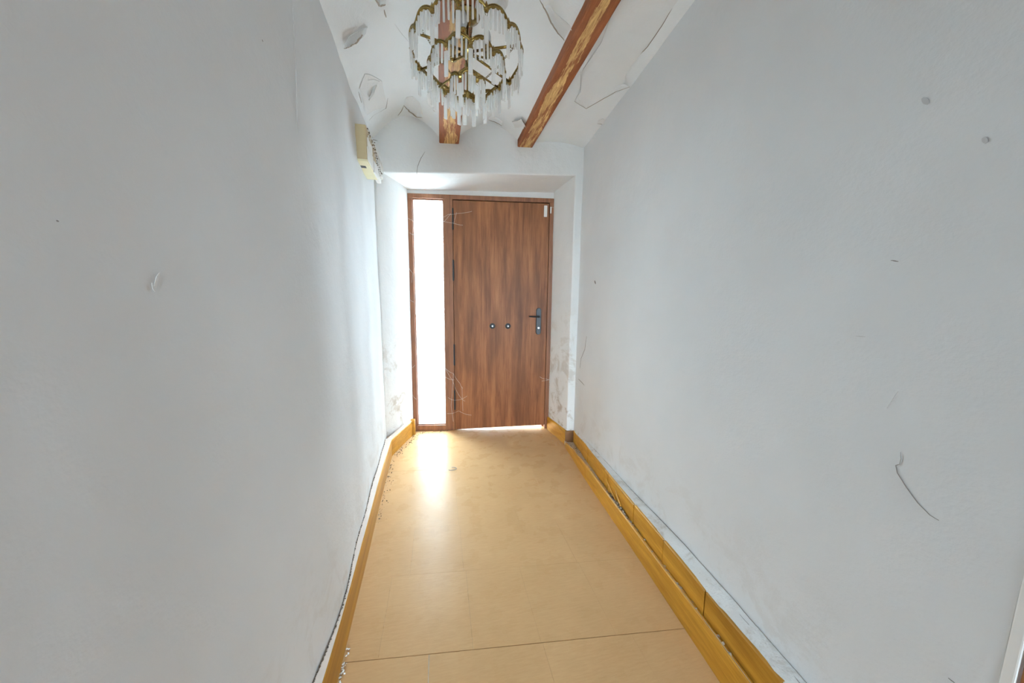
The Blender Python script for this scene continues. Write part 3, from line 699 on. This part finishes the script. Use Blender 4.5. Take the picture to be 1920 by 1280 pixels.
# ------------------------------------------------------------------ electrical box on the left wall
xb = -0.432
eb = empty('electrical_box', (xb, 1.98, 1.938)); tag(eb, 'beige and cream electrical box high on the uneven white wall', 'electrical box')
def epart(name, x0, x1, y0, y1, z0, z1, mat, r=0.002, label=None, parent=eb):
    o = mesh_obj(name, bbox(x0, x1, y0, y1, z0, z1, r), M[mat], parent)
    if label: o['label'] = label
    return o
epart('cover', 0.0, 0.058, 0.0, 0.275, 0.004, 0.178, 'beige', 0.004, 'tan cover')
bot = epart('bottom_panel', 0.001, 0.060, -0.001, 0.285, -0.006, 0.004, 'cream', 0.002, 'cream underside')
epart('cable_slot', 0.006, 0.036, 0.068, 0.100, -0.0068, -0.004, 'black', 0, 'black slot', bot)
epart('side_plate', 0.058, 0.064, 0.01, 0.15, 0.002, 0.075, 'whiteplastic', 0.002, 'white side plate')
epart('side_plate', 0.058, 0.068, 0.16, 0.27, -0.004, 0.060, 'whiteplastic', 0.002, 'white side plate')
epart('switch_strip', 0.058, 0.063, 0.02, 0.14, 0.082, 0.125, 'whiteplastic', 0.002)
epart('conduit', 0.012, 0.040, 0.275, 0.56, 0.06, 0.10, 'whiteplastic', 0.004, 'white cable conduit')
o = mesh_obj('end_panel', bbox(0.0, 0.05, 0.275, 0.60, 0.10, 0.19, 0.004), M['ledge'], eb)
pts = [(0.058+0.008*random.random(), random.uniform(0.03, 0.52), 0.0) for _ in range(80)]
pts = [(x-(0.0 if y < 0.27 else 0.012), y, 0.165-0.12*max(0, y-0.05)+random.gauss(0, 0.014)) for x, y, _ in pts]
tag(crumbs('dirt_crust', pts, 0.0045, 'dirt', eb), kind='stuff')
pts = [(0.060-0.012*random.random(), y, 0.02+random.gauss(0, 0.01)) for y in (random.uniform(0.15, 0.3) for _ in range(40))]
pts += [(0.056+0.008*random.random()-(0.0 if y < 0.27 else 0.012), y, 0.16-0.12*max(0, y-0.05)+random.gauss(0, 0.02)) for y in (random.uniform(0.03, 0.52) for _ in range(130))]
tag(crumbs('plaster_crust', pts, 0.0055, 'ledge', eb), kind='stuff')

# ------------------------------------------------------------------ chandelier
CXY = (0.122, 1.47)
ch = empty('chandelier', (CXY[0], CXY[1], BZ)); tag(ch, 'three-tier brass chandelier hung with frosted glass rods', 'chandelier')
zr = lambda z: z-BZ
# shared pieces
def cyl(r, L, seg=8):
    bm = bmesh.new(); lathe(bm, [(r*0.5, -L), (r, -L+0.002), (r, -0.003), (r*0.5, 0)], seg)
    me = bpy.data.meshes.new('glass_rod'); bmesh.ops.recalc_face_normals(bm, faces=bm.faces[:]); bm.to_mesh(me); bm.free(); me.materials.append(M['rod'])
    for p in me.polygons: p.use_smooth = len(p.vertices) == 4
    return me
rods = [cyl(0.0040, L) for L in (0.066, 0.070, 0.074)]
bm = bbox(-0.0085, 0.0085, -0.0035, 0.0035, -0.088, 0, 0.0022, 1); plate_me = bpy.data.meshes.new('glass_prism'); bm.to_mesh(plate_me); bm.free(); plate_me.materials.append(M['rod'])
bm = bmesh.new(); tube(bm, [(0.005*math.cos(a), 0, -0.009+0.009*math.sin(a)) for a in lin(9, 0, 2*math.pi)[:-1]], 0.0011, 5, closed=True)
hook_me = bpy.data.meshes.new('hook'); bm.to_mesh(hook_me); bm.free(); hook_me.materials.append(M['brass'])
bm = bmesh.new(); lathe(bm, [(0.002, -0.010), (0.008, -0.006), (0.010, 0.0), (0.006, 0.006), (0.007, 0.011), (0.003, 0.020), (0.0008, 0.026)], 7)
fin_me = bpy.data.meshes.new('finial'); bm.to_mesh(fin_me); bm.free(); fin_me.materials.append(M['brass'])
SLOPE = -0.10                                          # the rings hang a little out of level
def tier(z0, R, ns, nr, amp, phase):
    bm = bmesh.new(); n = ns*10
    P = [Vector(((R+0.006*abs(math.sin(ns*a/2)))*math.cos(a+phase), (R+0.006*abs(math.sin(ns*a/2)))*math.sin(a+phase), amp*abs(math.sin(ns*a/2))**0.8 + SLOPE*R*math.sin(a+phase))) for a in (2*math.pi*i/n for i in range(n))]
    tube(bm, P, 0.0052, 6, closed=True); tube(bm, [p*1.0+Vector((0, 0, 0.008)) for p in P], 0.0026, 5, closed=True)
    fr_ = mesh_obj('tier_frame', bm, M['brass'], ch, True); fr_.location = (0, 0, zr(z0))
    for s in range(ns):
        a0 = 2*math.pi*s/ns+phase
        share('finial', fin_me, fr_, (R*math.cos(a0), R*math.sin(a0), SLOPE*R*math.sin(a0)), (0, 0, a0))
        share('hook', hook_me, fr_, (R*math.cos(a0), R*math.sin(a0), SLOPE*R*math.sin(a0)-0.003), (0, 0, a0+math.pi/2))
        share('glass_prism', plate_me, fr_, (R*math.cos(a0), R*math.sin(a0), SLOPE*R*math.sin(a0)-0.020), (random.uniform(-.02, .02), random.uniform(-.02, .02), a0+math.pi/2))
        for q in range(nr):
            k = (q+1)/(nr+1); a = a0+k*2*math.pi/ns; rr_ = R+0.006*math.sin(math.pi*k)
            share('glass_rod', rods[(q+s) % 3], fr_, (rr_*math.cos(a), rr_*math.sin(a), amp*math.sin(math.pi*k)**0.8-0.004+SLOPE*rr_*math.sin(a)), (random.uniform(-.03, .03), random.uniform(-.03, .03), 0))
    return fr_
T1, T2, T3 = (2.180, 0.218, 14), (2.118, 0.150, 10), (2.062, 0.066, 6)
tier(*T1[:2], 14, 5, 0.020, math.radians(-90+13)); tier(*T2[:2], 10, 5, 0.022, math.radians(-90)); tier(*T3[:2], 6, 5, 0.020, math.radians(-90+30))
bm = bmesh.new(); lathe(bm, [(0.050, 0.0), (0.052, -0.006), (0.030, -0.022), (0.012, -0.030)], 20); mesh_obj('canopy', bm, M['brass'], ch, True)
bm = bmesh.new(); lathe(bm, [(0.006, -0.025), (0.006, -0.09), (0.012, -0.095), (0.022, -0.11), (0.028, -0.130), (0.026, -0.145), (0.012, -0.160), (0.008, -0.17), (0.013, -0.185), (0.007, -0.20), (0.005, zr(2.06)), (0.011, zr(2.05)), (0.004, zr(2.03))], 16); mesh_obj('stem', bm, M['brass'], ch, True)
for a in (200, 333, 25, 152):
    a = math.radians(a); bm = bmesh.new()
    tube(bm, [(0.02*math.cos(a), 0.02*math.sin(a), zr(2.200)), (T1[1]*math.cos(a), T1[1]*math.sin(a), zr(T1[0])+SLOPE*T1[1]*math.sin(a))], 0.0050, 8); mesh_obj('arm', bm, M['brass'], ch, True)
for a in (20, 140, 260):
    a = math.radians(a); bm = bmesh.new()
    tube(bm, [(0.01*math.cos(a), 0.01*math.sin(a), zr(2.145)), (T2[1]*math.cos(a), T2[1]*math.sin(a), zr(T2[0]+0.002)+SLOPE*T2[1]*math.sin(a))], 0.0038, 8); mesh_obj('arm', bm, M['brass'], ch, True)
for k, (a, r_) in enumerate(((250, 0.055), (10, 0.085), (130, 0.085))):
    a = math.radians(a); x, y = r_*math.cos(a), r_*math.sin(a); bm = bmesh.new()
    lathe(bm, [(0.006, zr(2.200)), (0.016, zr(2.206)), (0.011, zr(2.212)), (0.0105, zr(2.243)), (0.012, zr(2.245))], 14, (x, y, 0)); so = mesh_obj('lamp_socket', bm, M['brass'], ch, True)
    bm = bmesh.new(); lathe(bm, [(0.008, zr(2.243)), (0.010, zr(2.250)), (0.0165, zr(2.268)), (0.0160, zr(2.280)), (0.010, zr(2.300)), (0.004, zr(2.312)), (0.001, zr(2.316))], 14, (x, y, 0)); mesh_obj('candle_bulb', bm, M['bulb'], so, True)
    bm = bmesh.new(); tube(bm, [(0, 0, zr(2.195)), (x, y, zr(2.200))], 0.004, 6); mesh_obj('socket_arm', bm, M['brass'], so, True)
def chain(p, q):
    bm = bmesh.new(); p, q = Vector(p), Vector(q); n = max(4, int((q-p).length/0.0075)); d = (q-p).normalized()
    s0 = d.cross(Vector((0, 0, 1))).normalized(); s1 = d.cross(s0)
    for i in range(n):
        c_ = p.lerp(q, (i+0.5)/n); s_ = s0 if i % 2 else s1
        tube(bm, [c_+d*0.0054*math.cos(t_)+s_*0.0032*math.sin(t_) for t_ in lin(9, 0, 2*math.pi)[:-1]], 0.0011, 4, closed=True)
    return mesh_obj('chain', bm, M['chain'], ch)
for i in range(6):
    a = math.radians(30+60*i)
    chain((T1[1]*math.cos(a), T1[1]*math.sin(a), zr(T1[0]+0.005)+SLOPE*T1[1]*math.sin(a)), (T2[1]*math.cos(a), T2[1]*math.sin(a), zr(T2[0]+0.012)+SLOPE*T2[1]*math.sin(a)))
for i in range(3):
    a = math.radians(-30+120*i)
    chain((T2[1]*math.cos(a), T2[1]*math.sin(a), zr(T2[0]+0.005)+SLOPE*T2[1]*math.sin(a)), (T3[1]*math.cos(a), T3[1]*math.sin(a), zr(T3[0]+0.015)+SLOPE*T3[1]*math.sin(a)))
